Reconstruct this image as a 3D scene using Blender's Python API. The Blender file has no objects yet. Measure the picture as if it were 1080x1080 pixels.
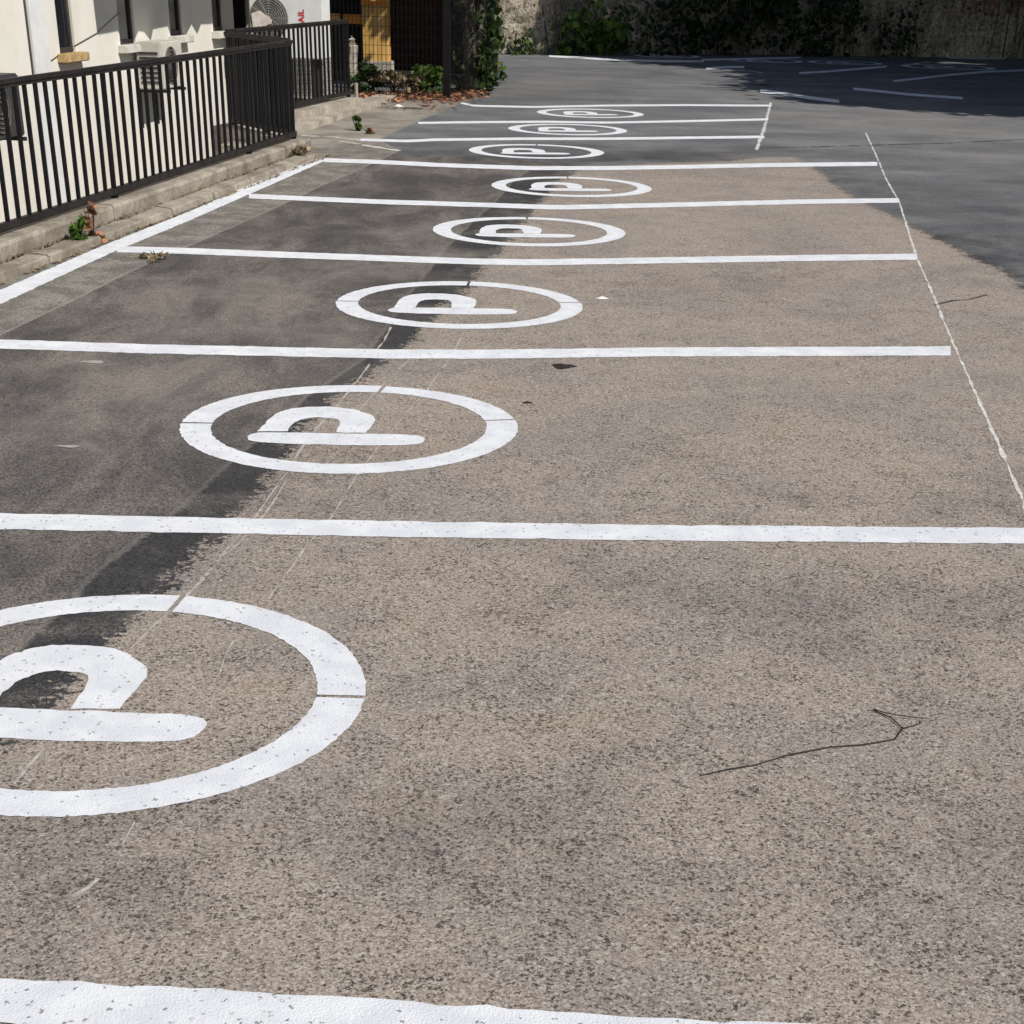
import bpy, bmesh, math, random
import numpy as np
from mathutils import Vector, Matrix
random.seed(7); rng = np.random.default_rng(7)
S = bpy.context.scene; COL = S.collection

# ------------------------------------------------------------------ camera
FPX, CX, CY, TH, RO, H = 1616.0, 534.0, 904.0, math.radians(30.26), math.radians(1.276), 1.6
_F = np.array([0, math.cos(TH), -math.sin(TH)]); _R = np.array([1., 0, 0]); _U = np.cross(_R, _F)
_c, _s = math.cos(RO), math.sin(RO)
_R, _U = _c*_R + _s*_U, -_s*_R + _c*_U
EYE = np.array([0, 0, H])
cd = bpy.data.cameras.new('camera'); cam = bpy.data.objects.new('camera', cd); COL.objects.link(cam)
M = Matrix.Identity(4)
for i in range(3):
    M[i][0], M[i][1], M[i][2], M[i][3] = _R[i], _U[i], -_F[i], EYE[i]
cam.matrix_world = M
cd.sensor_width = 36; cd.sensor_fit = 'HORIZONTAL'; cd.lens = FPX/1080*36
cd.shift_x = (540-CX)/1080; cd.shift_y = (CY-540)/1080
cd.clip_start = .05; cd.clip_end = 2000
S.camera = cam
S.render.resolution_x = S.render.resolution_y = 1024

# ------------------------------------------------------------------ sky, sun, exposure
SUN = Vector((.57, -.42, .70)).normalized()
w = bpy.data.worlds.new('World'); S.world = w; w.use_nodes = True
nt = w.node_tree; bgn = nt.nodes['Background']; sk = nt.nodes.new('ShaderNodeTexSky')
sk.sky_type = 'NISHITA'; sk.sun_disc = False
sk.sun_elevation = math.asin(SUN.z); sk.sun_rotation = math.atan2(SUN.x, SUN.y)
nt.links.new(sk.outputs[0], bgn.inputs[0]); bgn.inputs[1].default_value = .068
sl = bpy.data.lights.new('sun', 'SUN'); sl.energy = 4.45; sl.angle = math.radians(.5); sl.color = (1, .955, .89)
so = bpy.data.objects.new('sun', sl); COL.objects.link(so); so.location = (10, -8, 20)
so.rotation_euler = (-SUN).to_track_quat('-Z', 'Y').to_euler()
S.view_settings.view_transform = 'Standard'; S.view_settings.look = 'None'
S.view_settings.exposure = 0.0; S.view_settings.gamma = 1

# ------------------------------------------------------------------ coordinate helpers
def ray(px, py): return _F + (px-CX)/FPX*_R - (py-CY)/FPX*_U
def g(px, py, z=0.0):
    "point of the level z seen at a place measured in the survey photo"
    d = ray(px, py); t = (z-H)/d[2]; return np.array([d[0]*t, d[1]*t])
ANG = math.radians(82.2)
Uv = np.array([math.cos(ANG), math.sin(ANG)]); Nv = np.array([-Uv[1], Uv[0]])
def W(s, t): return s*Uv + t*Nv                # along the kerb, to the left of it
def to_st(q): q = np.asarray(q); return np.stack([q @ Uv, q @ Nv], -1)
def on_t(px, py, t):
    d = ray(px, py); k = t/(d[:2] @ Nv); return float(k*(d[:2] @ Uv)), float(H+k*d[2])
def on_s(px, py, s):
    d = ray(px, py); k = s/(d[:2] @ Uv); return float(k*(d[:2] @ Nv)), float(H+k*d[2])

# ------------------------------------------------------------------ object helpers
def tag(o, label=None, cat=None, group=None, kind=None):
    if label: o['label'] = label
    if cat: o['category'] = cat
    if group: o['group'] = group
    if kind: o['kind'] = kind
    return o
def empty(name, loc, rz=0):
    o = bpy.data.objects.new(name, None); COL.objects.link(o); o.empty_display_size = .1
    o.location = loc; o.rotation_euler = (0, 0, rz); return o
def mesh(name, v, f, mat, parent=None, smooth=False):
    me = bpy.data.meshes.new(name); me.from_pydata([tuple(map(float, a)) for a in v], [], [tuple(a) for a in f])
    if mat: me.materials.append(mat)
    if smooth: me.shade_smooth()
    me.update()
    o = bpy.data.objects.new(name, me); COL.objects.link(o)
    if parent: o.parent = parent
    return o
class MB:
    def __init__(s): s.bm = bmesh.new()
    def box(s, x0, x1, y0, y1, z0, z1, bev=0, rot=None):
        r = bmesh.ops.create_cube(s.bm, size=1)
        vs = r['verts']
        for v in vs:
            v.co = Vector((x0+(v.co.x+.5)*(x1-x0), y0+(v.co.y+.5)*(y1-y0), z0+(v.co.z+.5)*(z1-z0)))
        if rot is not None:
            bmesh.ops.transform(s.bm, matrix=rot, verts=vs)
        if bev:
            es = list({e for v in vs for e in v.link_edges})
            bmesh.ops.bevel(s.bm, geom=es, offset=bev, segments=2, affect='EDGES')
        return s
    def tube(s, pts, r, n=8, caps=True):
        pts = [Vector(p) for p in pts]; rr = r if hasattr(r, '__len__') else [r]*len(pts); rings = []
        for i, p in enumerate(pts):
            d = (pts[min(i+1, len(pts)-1)]-pts[max(i-1, 0)]).normalized()
            a = d.cross(Vector((0, 0, 1)));
            if a.length < .05: a = d.cross(Vector((1, 0, 0)))
            a.normalize(); b = d.cross(a)
            rings.append([s.bm.verts.new(p+(a*math.cos(k*2*math.pi/n)+b*math.sin(k*2*math.pi/n))*rr[i]) for k in range(n)])
        for A, B in zip(rings, rings[1:]):
            for k in range(n): s.bm.faces.new((A[k], A[(k+1) % n], B[(k+1) % n], B[k]))
        if caps: s.bm.faces.new(rings[0][::-1]); s.bm.faces.new(rings[-1])
        return s
    def prism(s, poly, y0, y1):
        "polygon in x,z extruded along y"
        A = [s.bm.verts.new((x, y0, z)) for x, z in poly]; B = [s.bm.verts.new((x, y1, z)) for x, z in poly]
        s.bm.faces.new(A); s.bm.faces.new(B[::-1]); n = len(poly)
        for k in range(n): s.bm.faces.new((A[k], B[k], B[(k+1) % n], A[(k+1) % n]))
        return s
    def build(s, name, mat, parent=None, smooth=False):
        bmesh.ops.recalc_face_normals(s.bm, faces=s.bm.faces)
        me = bpy.data.meshes.new(name); s.bm.to_mesh(me); s.bm.free()
        me.materials.append(mat)
        if smooth: me.shade_smooth()
        o = bpy.data.objects.new(name, me); COL.objects.link(o)
        if parent: o.parent = parent
        return o
def copy_obj(o, parent=None, loc=None):
    c = o.copy(); COL.objects.link(c)
    if parent: c.parent = parent
    if loc is not None: c.location = loc
    return c

# ------------------------------------------------------------------ materials
class NT:
    def __init__(s, name, rough=.8, spec=.3):
        s.m = bpy.data.materials.new(name); s.m.use_nodes = True; s.t = s.m.node_tree
        s.b = s.t.nodes['Principled BSDF']; s.b.inputs['Roughness'].default_value = rough
        s.b.inputs['Specular IOR Level'].default_value = spec
        s.co = s.t.nodes.new('ShaderNodeTexCoord').outputs['Object']
    def lk(s, a, b):
        if isinstance(a, (int, float)): b.default_value = a
        elif isinstance(a, tuple): b.default_value = (*a, 1) if len(a) == 3 and len(b.default_value) == 4 else a
        else: s.t.links.new(a, b)
    def mp(s, scale=(1, 1, 1), rot=0, loc=(0, 0, 0)):
        n = s.t.nodes.new('ShaderNodeMapping'); s.lk(s.co, n.inputs[0]); n.inputs['Scale'].default_value = scale
        n.inputs['Rotation'].default_value = (0, 0, rot); n.inputs['Location'].default_value = loc; return n.outputs[0]
    def noise(s, sc, det=3, rough=.55, vec=None, dist=0):
        n = s.t.nodes.new('ShaderNodeTexNoise'); s.lk(vec or s.co, n.inputs['Vector'])
        n.inputs['Scale'].default_value = sc; n.inputs['Detail'].default_value = det
        n.inputs['Roughness'].default_value = rough; n.inputs['Distortion'].default_value = dist; return n.outputs['Fac']
    def vor(s, sc, out='Color', vec=None, rnd=1, feat='F1'):
        n = s.t.nodes.new('ShaderNodeTexVoronoi'); s.lk(vec or s.co, n.inputs['Vector']); n.feature = feat
        n.inputs['Scale'].default_value = sc; n.inputs['Randomness'].default_value = rnd; return n.outputs[out]
    def sepx(s, c):
        n = s.t.nodes.new('ShaderNodeSeparateXYZ'); s.lk(c, n.inputs[0]); return n.outputs
    def attr(s, name):
        n = s.t.nodes.new('ShaderNodeAttribute'); n.attribute_name = name; return n.outputs['Fac']
    def math(s, op, a, b=0., c=None):
        n = s.t.nodes.new('ShaderNodeMath'); n.operation = op; s.lk(a, n.inputs[0]); s.lk(b, n.inputs[1])
        if c is not None: s.lk(c, n.inputs[2])
        return n.outputs[0]
    def ramp(s, v, a, b, lo=0., hi=1.):
        n = s.t.nodes.new('ShaderNodeMapRange'); n.interpolation_type = 'SMOOTHSTEP'
        for i, x in enumerate((v, a, b, lo, hi)): s.lk(x, n.inputs[i])
        return n.outputs[0]
    def mix(s, f, a, b, mode='MIX'):
        n = s.t.nodes.new('ShaderNodeMix'); n.data_type = 'RGBA'; n.blend_type = mode
        s.lk(f, n.inputs[0]); s.lk(a, n.inputs[6]); s.lk(b, n.inputs[7]); return n.outputs[2]
    def bump(s, h, st=.5, d=.01):
        n = s.t.nodes.new('ShaderNodeBump'); n.inputs['Strength'].default_value = st; n.inputs['Distance'].default_value = d
        s.lk(h, n.inputs['Height']); s.lk(n.outputs[0], s.b.inputs['Normal']); return s
    def col(s, c): s.lk(c, s.b.inputs['Base Color']); return s

def simple(name, c, rough=.6, var=.25, sc=6, bump=.15, spec=.3, metal=0):
    n = NT(name, rough, spec); n.b.inputs['Metallic'].default_value = metal
    a = n.noise(sc, 5, .65); b = n.noise(sc*9, 3, .6)
    d = tuple(x*(1-var) for x in c); l = tuple(min(1, x*(1+var*.6)) for x in c)
    k = n.math('ADD', n.math('MULTIPLY', a, .7), n.math('MULTIPLY', b, .3))
    n.col(n.mix(n.ramp(k, .35, .65), d, l)); n.bump(b, bump, .004); return n.m

def ground_mat():
    n = NT('asphalt_ground', .93, .12)
    # pebble-sized grain
    n1 = n.noise(150, 3, .7); n2 = n.noise(330, 2, .6); big = n.noise(1.3, 4, .6); mid = n.noise(6, 4, .65)
    stretch = n.mp((2.0, .8, 1), -ANG+math.pi/2); str_n = n.noise(1.3, 6, .7, stretch, .6)
    cell = n.sepx(n.vor(190))[0]; cell2 = n.sepx(n.vor(115))
    grain = n.math('ADD', n.math('MULTIPLY', n1, .55), n.math('ADD', n.math('MULTIPLY', n2, .25), n.math('MULTIPLY', cell, .30)))
    gr = n.ramp(grain, .34, .76)
    # tan, worn aggregate
    tan = n.mix(gr, (.198, .171, .148), (.452, .395, .345))
    pale = n.mix(n.ramp(big, .40, .66), (1.05, 1.02, 1.0), (.86, .865, .885)); tan = n.mix(1., tan, pale, 'MULTIPLY')
    rust = n.mix(n.ramp(n.noise(2.3, 3), .55, .75), (1, 1, 1), (1.02, .98, .92)); tan = n.mix(1., tan, rust, 'MULTIPLY')
    dens = n.math('ADD', n.ramp(mid, .42, .68, .01, .17), n.math('MULTIPLY', n.attr('dirt'), .22))
    pit = n.math('LESS_THAN', cell2[1], n.math('ADD', dens, .025))
    pit = n.math('MULTIPLY', pit, n.ramp(n.noise(240, 2), .40, .55))
    tan = n.mix(n.math('MULTIPLY', pit, .85), tan, (.045, .040, .038))
    c3 = n.sepx(n.vor(210)); fine = n.math('LESS_THAN', c3[1], n.math('ADD', n.math('MULTIPLY', dens, .58), .04))
    tan = n.mix(n.math('MULTIPLY', fine, .78), tan, (.060, .052, .047))
    lite = n.math('GREATER_THAN', c3[2], .955); tan = n.mix(n.math('MULTIPLY', lite, .45), tan, (.62, .58, .52))
    chip = n.math('GREATER_THAN', cell2[2], .975); tan = n.mix(n.math('MULTIPLY', chip, .55), tan, (.52, .50, .45))
    # older dark surface
    dk = n.mix(gr, (.060, .056, .054), (.235, .219, .208))
    dk = n.mix(1., dk, n.mix(n.ramp(str_n, .36, .66), (.66, .655, .67), (1.42, 1.35, 1.25)), 'MULTIPLY')
    dk = n.mix(n.math('MULTIPLY', pit, .5), dk, (.03, .03, .03))
    # blue-grey far surface
    stf = n.noise(.9, 6, .68, n.mp((.85, 1.15, 1), .5), .2)
    far = n.mix(gr, (.100, .103, .110), (.255, .259, .268))
    far = n.mix(1., far, n.mix(n.ramp(stf, .34, .68), (.70, .71, .73), (1.18, 1.17, 1.12)), 'MULTIPLY')
    tar = n.mix(gr, (.022, .022, .024), (.078, .076, .078)); tar = n.mix(n.ramp(n.noise(2.2, 5, .7), .47, .66, 0, .75), tar, dk)
    gut = n.mix(gr, (.090, .084, .075), (.390, .368, .332))
    gut = n.mix(1., gut, n.mix(n.ramp(n.noise(5, 4), .4, .62), (.72, .72, .71), (1.1, 1.08, 1.05)), 'MULTIPLY')
    apr = n.mix(gr, (.230, .205, .175), (.400, .370, .325))
    apr = n.mix(1., apr, n.mix(n.ramp(n.noise(1.8, 5, .7), .38, .62), (.70, .69, .68), (1.12, 1.1, 1.08)), 'MULTIPLY')
    jag = n.math('SUBTRACT', n.math('ADD', n.math('MULTIPLY', n.noise(34, 4, .8), .65), n.math('MULTIPLY', n.noise(6, 3), .35)), .5)
    def m(name, amp, soft):
        return n.ramp(n.math('ADD', n.attr(name), n.math('MULTIPLY', jag, amp)), -soft, soft)
    c = n.mix(m('far', .9, .10), dk, far)
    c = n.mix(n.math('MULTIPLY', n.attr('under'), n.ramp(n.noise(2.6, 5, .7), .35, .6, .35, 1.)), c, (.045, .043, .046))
    rim = n.ramp(n.math('ABSOLUTE', n.math('ADD', n.attr('tar'), n.math('MULTIPLY', jag, .10))), .004, .016, .30, 0)
    c = n.mix(m('tar', .10, .010), c, tar)
    c = n.mix(rim, c, (.30, .28, .25))
    c = n.mix(m('tan', .62, .008), c, tan)
    c = n.mix(m('gutter', .05, .01), c, gut)
    seam = n.ramp(n.math('ABSOLUTE', n.math('ADD', n.attr('gutter'), n.math('MULTIPLY', jag, .05))), .003, .014, .45, 0)
    c = n.mix(seam, c, (.38, .35, .31))
    c = n.mix(m('apron', .25, .03), c, apr)
    d = n.attr('dirt'); c = n.mix(n.math('MULTIPLY', d, n.ramp(mid, .25, .7, .35, .8)), c, (.055, .052, .053))
    e = n.math('MINIMUM', n.math('MULTIPLY', n.attr('dust'), 1.25), .95); c = n.mix(n.math('MULTIPLY', e, n.ramp(mid, .3, .65, .25, .7)), c, (.33, .295, .255))
    n.col(c)
    hgt = n.math('ADD', n.math('MULTIPLY', grain, 1.), n.math('MULTIPLY', pit, -.5))
    n.bump(hgt, .75, .007); return n.m

def paint_mat(name='white_road_paint', dull=0.):
    n = NT(name, .72, .25)
    a = n.noise(190, 3, .7); b = n.noise(7, 4, .6); cell = n.sepx(n.vor(120))
    base = n.mix(n.ramp(b, .35, .68), (.68-dull, .70-dull, .74-dull), (.80-dull, .815-dull, .845-dull))
    pit = n.math('MULTIPLY', n.math('LESS_THAN', cell[0], .035), n.ramp(n.noise(150, 2), .45, .58))
    base = n.mix(n.math('MULTIPLY', pit, .8), base, (.20, .19, .18))
    wear = n.ramp(n.noise(60, 4, .75), .70, .78); base = n.mix(n.math('MULTIPLY', wear, .4), base, (.36, .34, .32))
    n.col(base); n.bump(n.math('ADD', a, n.math('MULTIPLY', pit, -.6)), .8, .004); return n.m

def concrete_mat(name, c0, c1, crack=True):
    n = NT(name, .92, .15); a = n.noise(3, 6, .7); b = n.noise(40, 4, .7)
    v = n.mix(n.ramp(a, .35, .65), c0, c1)
    v = n.mix(n.ramp(b, .35, .7, .35, 0), v, (.06, .055, .05))
    st = n.noise(4, 5, .7, n.mp((6, 6, .8))); v = n.mix(n.ramp(st, .55, .75, 0, .45), v, (.12, .11, .09))
    n.col(v); n.bump(n.math('ADD', b, n.math('MULTIPLY', a, 1.5)), .5, .012); return n.m

def render_mat():
    n = NT('cream_render', .9, .15); a = n.noise(1.2, 5, .65); b = n.noise(60, 3, .6)
    v = n.mix(n.ramp(a, .3, .7), (.68, .655, .585), (.78, .755, .69))
    st = n.noise(2.5, 5, .7, n.mp((5, 5, .6))); v = n.mix(n.ramp(st, .58, .78, 0, .3), v, (.45, .42, .36))
    n.col(v); n.bump(b, .25, .004); return n.m

def stonewall_mat():
    n = NT('weathered_wall', .95, .1); a = n.noise(1.6, 6, .7, n.mp((3.2, 3.2, .6)), 1.2); b = n.noise(16, 5, .75)
    v = n.mix(n.ramp(a, .34, .64), (.40, .33, .24), (.86, .76, .60))
    v = n.mix(n.ramp(n.noise(.9, 4), .45, .62, 0, .55), v, (.40, .36, .31))
    v = n.mix(n.ramp(b, .40, .56, .7, 0), v, (.09, .075, .055))
    n.col(v); n.bump(n.math('ADD', b, a), 1., .08); return n.m

def leaf_mat(name, dark, light, trans=.25, rough=.5):
    n = NT(name, rough, .35)
    at = n.t.nodes.new('ShaderNodeAttribute'); at.attribute_name = 'leafv'
    n.col(n.mix(at.outputs['Fac'], dark, light))
    tr = n.t.nodes.new('ShaderNodeBsdfTranslucent'); n.lk(n.mix(at.outputs['Fac'], dark, tuple(min(1, x*1.6) for x in light)), tr.inputs[0])
    mx = n.t.nodes.new('ShaderNodeMixShader'); mx.inputs[0].default_value = trans
    n.t.links.new(n.b.outputs[0], mx.inputs[1]); n.t.links.new(tr.outputs[0], mx.inputs[2])
    n.t.links.new(mx.outputs[0], n.t.nodes['Material Output'].inputs[0]); return n.m

def wood_mat(name, c0, c1, sc=8):
    n = NT(name, .6, .3); a = n.noise(sc, 5, .7, n.mp((4, 4, .35)), .6)
    n.col(n.mix(n.ramp(a, .32, .68), c0, c1)); n.bump(a, .3, .006); return n.m

MAT = dict(
    ground=ground_mat(), paint=paint_mat(), paint_far=paint_mat('worn_road_paint', .12),
    black=simple('black_painted_steel', (.007, .0065, .008), .55, .5, 12, .1, .2),
    rail=simple('grimy_rail_paint', (.022, .019, .018), .6, .5, 9, .2, .25),
    kerb=concrete_mat('kerb_concrete', (.24, .205, .165), (.46, .41, .34)),
    slab=concrete_mat('pale_concrete', (.34, .30, .245), (.56, .50, .42)),
    yard=concrete_mat('yard_concrete', (.20, .19, .17), (.32, .30, .27)),
    render=render_mat(), wall=stonewall_mat(),
    sillw=simple('white_sill_stone', (.62, .60, .55), .8, .2), sillt=simple('ochre_sill_stone', (.47, .33, .16), .8, .35, 14),
    glass=simple('dark_window_glass', (.012, .014, .020), .15, .3, 3, .02, .6), frame=simple('dark_window_frame', (.055, .045, .040), .5, .3),
    pipe=simple('pale_strip_render', (.72, .725, .72), .8, .08, 5, .05, .2), groove=simple('joint_sealant', (.06, .05, .045), .9),
    acw=simple('white_enamel', (.76, .77, .75), .4, .08, 4, .03, .5), acg=simple('grey_grille', (.16, .15, .135), .6, .3, 20),
    acc=simple('cream_enamel', (.56, .54, .48), .6, .15, 6), acd=simple('dark_louvre', (.05, .05, .05), .6, .3), bracket=simple('dark_bracket', (.03, .028, .03), .6, .3),
    red=simple('red_lettering', (.62, .03, .035), .5, .1), dkred=simple('faded_lettering', (.16, .05, .05), .6, .1), paleplate=simple('pale_pink_plate', (.74, .66, .61), .8, .25, 12),
    orange=wood_mat('orange_stained_wood', (.62, .33, .075), (.86, .55, .19), 6), orange2=wood_mat('deep_orange_wood', (.68, .20, .02), (.85, .34, .05)),
    redwood=wood_mat('red_brown_boards', (.035, .013, .009), (.085, .032, .02)), darkwood=simple('dark_boards', (.018, .017, .018), .8, .4),
    rooft=simple('roof_felt', (.10, .08, .07), .9), stone=concrete_mat('pale_stone', (.42, .38, .32), (.66, .60, .50)),
    bark=wood_mat('rough_bark', (.055, .045, .035), (.20, .17, .135), 7),
    leaf=leaf_mat('leaf_green', (.016, .034, .008), (.085, .15, .028)), ivy=leaf_mat('ivy_leaf', (.008, .018, .006), (.050, .085, .022), .15),
    bright=leaf_mat('sunlit_leaf', (.030, .075, .012), (.17, .28, .055), .3), dry=leaf_mat('dry_leaf', (.09, .035, .018), (.46, .23, .13), .1, .8),
    straw=leaf_mat('straw', (.13, .095, .055), (.40, .31, .19), .15, .8), twig=simple('dark_twig', (.040, .032, .026), .8, .3),
    valance=simple('shadow_canopy_cloth', (.35, .33, .29), .85), rust=simple('old_bark_red', (.16, .07, .035), .9),
    scuff=simple('pale_scuff', (.44, .41, .375), .9, .35, 30), smear=simple('pale_smear', (.34, .32, .295), .9, .35, 40), edge=simple('thin_white_paint', (.62, .60, .57), .85, .3, 30),
    crack=simple('dark_crack', (.05, .047, .045), .95), grease=simple('dark_stain', (.03, .022, .018), .7, .4, 40),
    plastic=simple('white_plastic', (.75, .75, .73), .5), flower=simple('orange_litter', (.6, .16, .04), .7),
)

# ------------------------------------------------------------------ ground sheet with surface regions
def poly_px(pts): return np.array([g(*p) for p in pts])
def sdf(P, poly):
    "signed distance, positive inside"
    n = len(poly); d = np.full(len(P), 1e9); ins = np.zeros(len(P), bool)
    for i in range(n):
        a, b = poly[i], poly[(i+1) % n]; e = b-a; q = P-a
        h = np.clip((q @ e)/(e @ e+1e-12), 0, 1); r = q-h[:, None]*e; d = np.minimum(d, (r*r).sum(1))
        c = ((a[1] <= P[:, 1]) & (b[1] > P[:, 1])) | ((b[1] <= P[:, 1]) & (a[1] > P[:, 1]))
        xi = a[0]+(P[:, 1]-a[1])*e[0]/(e[1] if abs(e[1]) > 1e-9 else 1e-9); ins ^= c & (P[:, 0] < xi)
    d = np.sqrt(d); return np.where(ins, d, -d)

TAR_R = [(-260, 1010), (-110, 880), (5, 785), (60, 735), (130, 662), (150, 640), (187, 608), (222, 572), (258, 535), (287, 495), (312, 468), (330, 440), (372, 408), (415, 378), (445, 348), (468, 322), (497, 300), (512, 280), (530, 262), (543, 243), (562, 222), (578, 205), (588, 192), (607, 181), (618, 176)]
TAR_L = [(560, 178), (540, 192), (520, 215), (500, 232), (470, 262), (452, 285), (430, 312), (415, 335), (385, 378), (318, 422), (267, 467), (237, 493), (185, 541), (159, 559), (102, 604), (74, 633), (19, 686), (-60, 765), (-200, 900), (-330, 1010)]
EDGE_F = [(618, 176), (700, 172), (770, 170), (806, 166), (841, 166), (862, 181), (890, 203), (911, 215), (957, 236), (982, 250), (1017, 268), (1056, 285), (1080, 303), (1200, 360), (1500, 480)]
GUT = [(70, 320), (118, 296), (144, 283), (250, 237), (308, 211), (338, 196), (382, 177), (421, 159)]
def build_ground():
    a = np.concatenate([[-60, -20, -6, -1], np.arange(1.0, 12, .06), np.arange(12, 26, .09), np.arange(26, 42, .3), [45, 60, 100, 300]])
    s_l = np.unique(np.round(np.concatenate([a, [15.5, 21.9]]), 4))
    t_l = np.unique(np.round(np.concatenate([[-300, -80, -40, -20, -12], np.arange(-7, -3.5, .25), np.arange(-3.5, 4.29, .055), [4.35], np.arange(4.45, 7.0, .1), [5.05, 8, 10, 20, 50, 300]]), 4))
    s_l = s_l[np.concatenate([[True], np.diff(s_l) > .012])]; t_l = t_l[np.concatenate([[True], np.diff(t_l) > .012])]
    SS, TT = np.meshgrid(s_l, t_l, indexing='ij'); P = SS.ravel()[:, None]*Uv+TT.ravel()[:, None]*Nv
    ns, ntt = len(s_l), len(t_l)
    f = []
    for i in range(ns-1):
        sm = (s_l[i]+s_l[i+1])/2
        for j in range(ntt-1):
            tm = (t_l[j]+t_l[j+1])/2
            if (tm > 4.35 and sm < 15.5) or (tm > 5.05 and sm < 21.9): continue
            f.append((i*ntt+j, (i+1)*ntt+j, (i+1)*ntt+j+1, i*ntt+j+1))
    me = bpy.data.meshes.new('ground')
    me.from_pydata([(x, y, 0) for x, y in P], [], f); me.materials.append(MAT['ground'])
    def put(name, v):
        at = me.attributes.new(name, 'FLOAT', 'POINT'); at.data.foreach_set('value', np.ascontiguousarray(v, dtype=np.float32))
    tan = np.concatenate([poly_px(TAR_R[::-1]), np.array([[-3, 0], [-3, -40], [60, -40], [60, 10]]), poly_px(EDGE_F[::-1])])
    put('tan', sdf(P, tan))
    put('tar', sdf(P, np.concatenate([poly_px(TAR_R)+[.5, 0], poly_px(TAR_L)])))
    far = np.concatenate([poly_px(EDGE_F), np.array([[60, 8], [200, 8], [200, 200], [-100, 200]]), W(60, 30)[None], W(15.6, 30)[None], poly_px([(310, 158), (380, 162), (450, 163), (520, 167), (600, 172)])])
    put('far', sdf(P, far))
    gut = np.concatenate([[W(0, 3.53), W(3, 3.54)], poly_px(GUT), poly_px([(400, 148)]), [W(17, 4.35), W(0, 4.35)]])
    put('gutter', sdf(P, np.array(gut)))
    apr = np.concatenate([poly_px([(322, 158), (352, 153), (400, 147), (445, 126), (478, 112), (496, 106)]), [W(23.3, 3.9), W(23.6, 5.6), W(21.9, 9), W(15.4, 9), W(15.2, 4.3)]])
    put('apron', sdf(P, apr))
    dirt = [(430, 885, .20, .35), (500, 870, .16, .3), (640, 925, .25, .3), (850, 650, .35, .30), (1000, 640, .3, .3), (620, 620, .25, .25), (160, 930, .16, .4), (60, 900, .2, .4), (1065, 880, .2, .35), (600, 850, .25, .25), (900, 900, .3, .22),
            (795, 295, .35, .3), (700, 300, .4, .25), (1050, 530, .22, .25), (250, 515, .35, .45), (150, 500, .3, .4), (300, 470, .25, .3), (330, 240, .7, .45), (230, 285, .4, .35), (470, 195, .8, .45), (400, 205, .6, .4),
            (410, 335, .22, .5), (440, 300, .2, .6), (520, 162, .6, .55), (600, 160, .7, .6), (680, 163, .6, .6), (740, 160, .6, .5), (820, 160, .5, .3), (560, 165, .5, .4),
            (40, 600, .35, .3), (10, 400, .4, .3),
            (780, 545, .08, .3), (840, 525, .10, .45), (700, 480, .2, .2), (560, 100, 2, .2), (750, 120, 1.5, .12), (400, 125, .8, .2)]
    dust = [(150, 405, .45, .45), (250, 310, .45, .50), (330, 350, .35, .45), (200, 345, .4, .35), (90, 380, .2, .4), (60, 450, .35, .35), (470, 268, .30, .6), (380, 290, .4, .4), (250, 260, .25, .2), (330, 400, .3, .25), (430, 245, .35, .35), (560, 185, .4, .2),
            (90, 470, .06, .8), (100, 382, .08, .7), (560, 455, .3, .2), (800, 170, .6, .35), (1060, 400, .5, .3), (1075, 420, .2, .3), (620, 120, 1.2, .2), (950, 130, 2, .4), (900, 172, .5, .3), (1040, 170, .8, .3), (870, 120, 1.2, .3), (760, 100, 1.2, .3), (1000, 200, .5, .15), (640, 85, 2.2, .25), (550, 98, 1.5, .25), (650, 240, .8, .25), (850, 220, .8, .25), (800, 400, .8, .2)]
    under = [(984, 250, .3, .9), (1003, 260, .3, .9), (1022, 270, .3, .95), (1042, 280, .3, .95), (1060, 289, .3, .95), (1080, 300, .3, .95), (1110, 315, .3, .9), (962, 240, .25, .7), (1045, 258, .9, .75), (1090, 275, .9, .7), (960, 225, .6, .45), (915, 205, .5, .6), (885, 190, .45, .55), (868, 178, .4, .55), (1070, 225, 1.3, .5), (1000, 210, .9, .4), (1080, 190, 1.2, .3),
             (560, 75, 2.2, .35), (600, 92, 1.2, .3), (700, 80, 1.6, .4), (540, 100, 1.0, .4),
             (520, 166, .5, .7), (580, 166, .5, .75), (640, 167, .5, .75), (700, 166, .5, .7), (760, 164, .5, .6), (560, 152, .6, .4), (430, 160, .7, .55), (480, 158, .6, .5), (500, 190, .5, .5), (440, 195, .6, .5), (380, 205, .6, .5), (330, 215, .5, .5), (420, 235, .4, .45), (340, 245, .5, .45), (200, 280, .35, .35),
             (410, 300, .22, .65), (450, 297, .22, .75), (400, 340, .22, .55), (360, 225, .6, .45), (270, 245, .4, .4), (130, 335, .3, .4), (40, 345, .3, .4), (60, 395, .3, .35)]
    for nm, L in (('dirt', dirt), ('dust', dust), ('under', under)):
        v = np.zeros(len(P))
        for px, py, r, a_ in L:
            c = g(px, py); q = P-c; u_, n_ = q @ Uv, q @ Nv
            ph = px*.7; rr = np.sqrt(u_**2+(n_*1.15)**2)*(1+.3*np.sin(3*np.arctan2(u_, n_)+ph)+.2*np.sin(5*np.arctan2(u_, n_)+py))
            v = np.maximum(v, a_*np.exp(-(rr/r)**2*1.2))
        put(nm, v)
    me.update(); o = bpy.data.objects.new('ground', me); COL.objects.link(o); tag(o, kind='structure')
build_ground()

# yard below the fence, level -1.5
yz = -1.5
r0 = empty('yard', (*W(0, 0), 0), ANG)
mb = MB().box(-30, 24, 4.2, 13, yz-.2, yz); ob = mb.build('yard_floor', MAT['yard']); ob.location = (*W(0, 0), 0); ob.rotation_euler = (0, 0, ANG); tag(ob, kind='structure')
bpy.data.objects.remove(r0)

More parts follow.
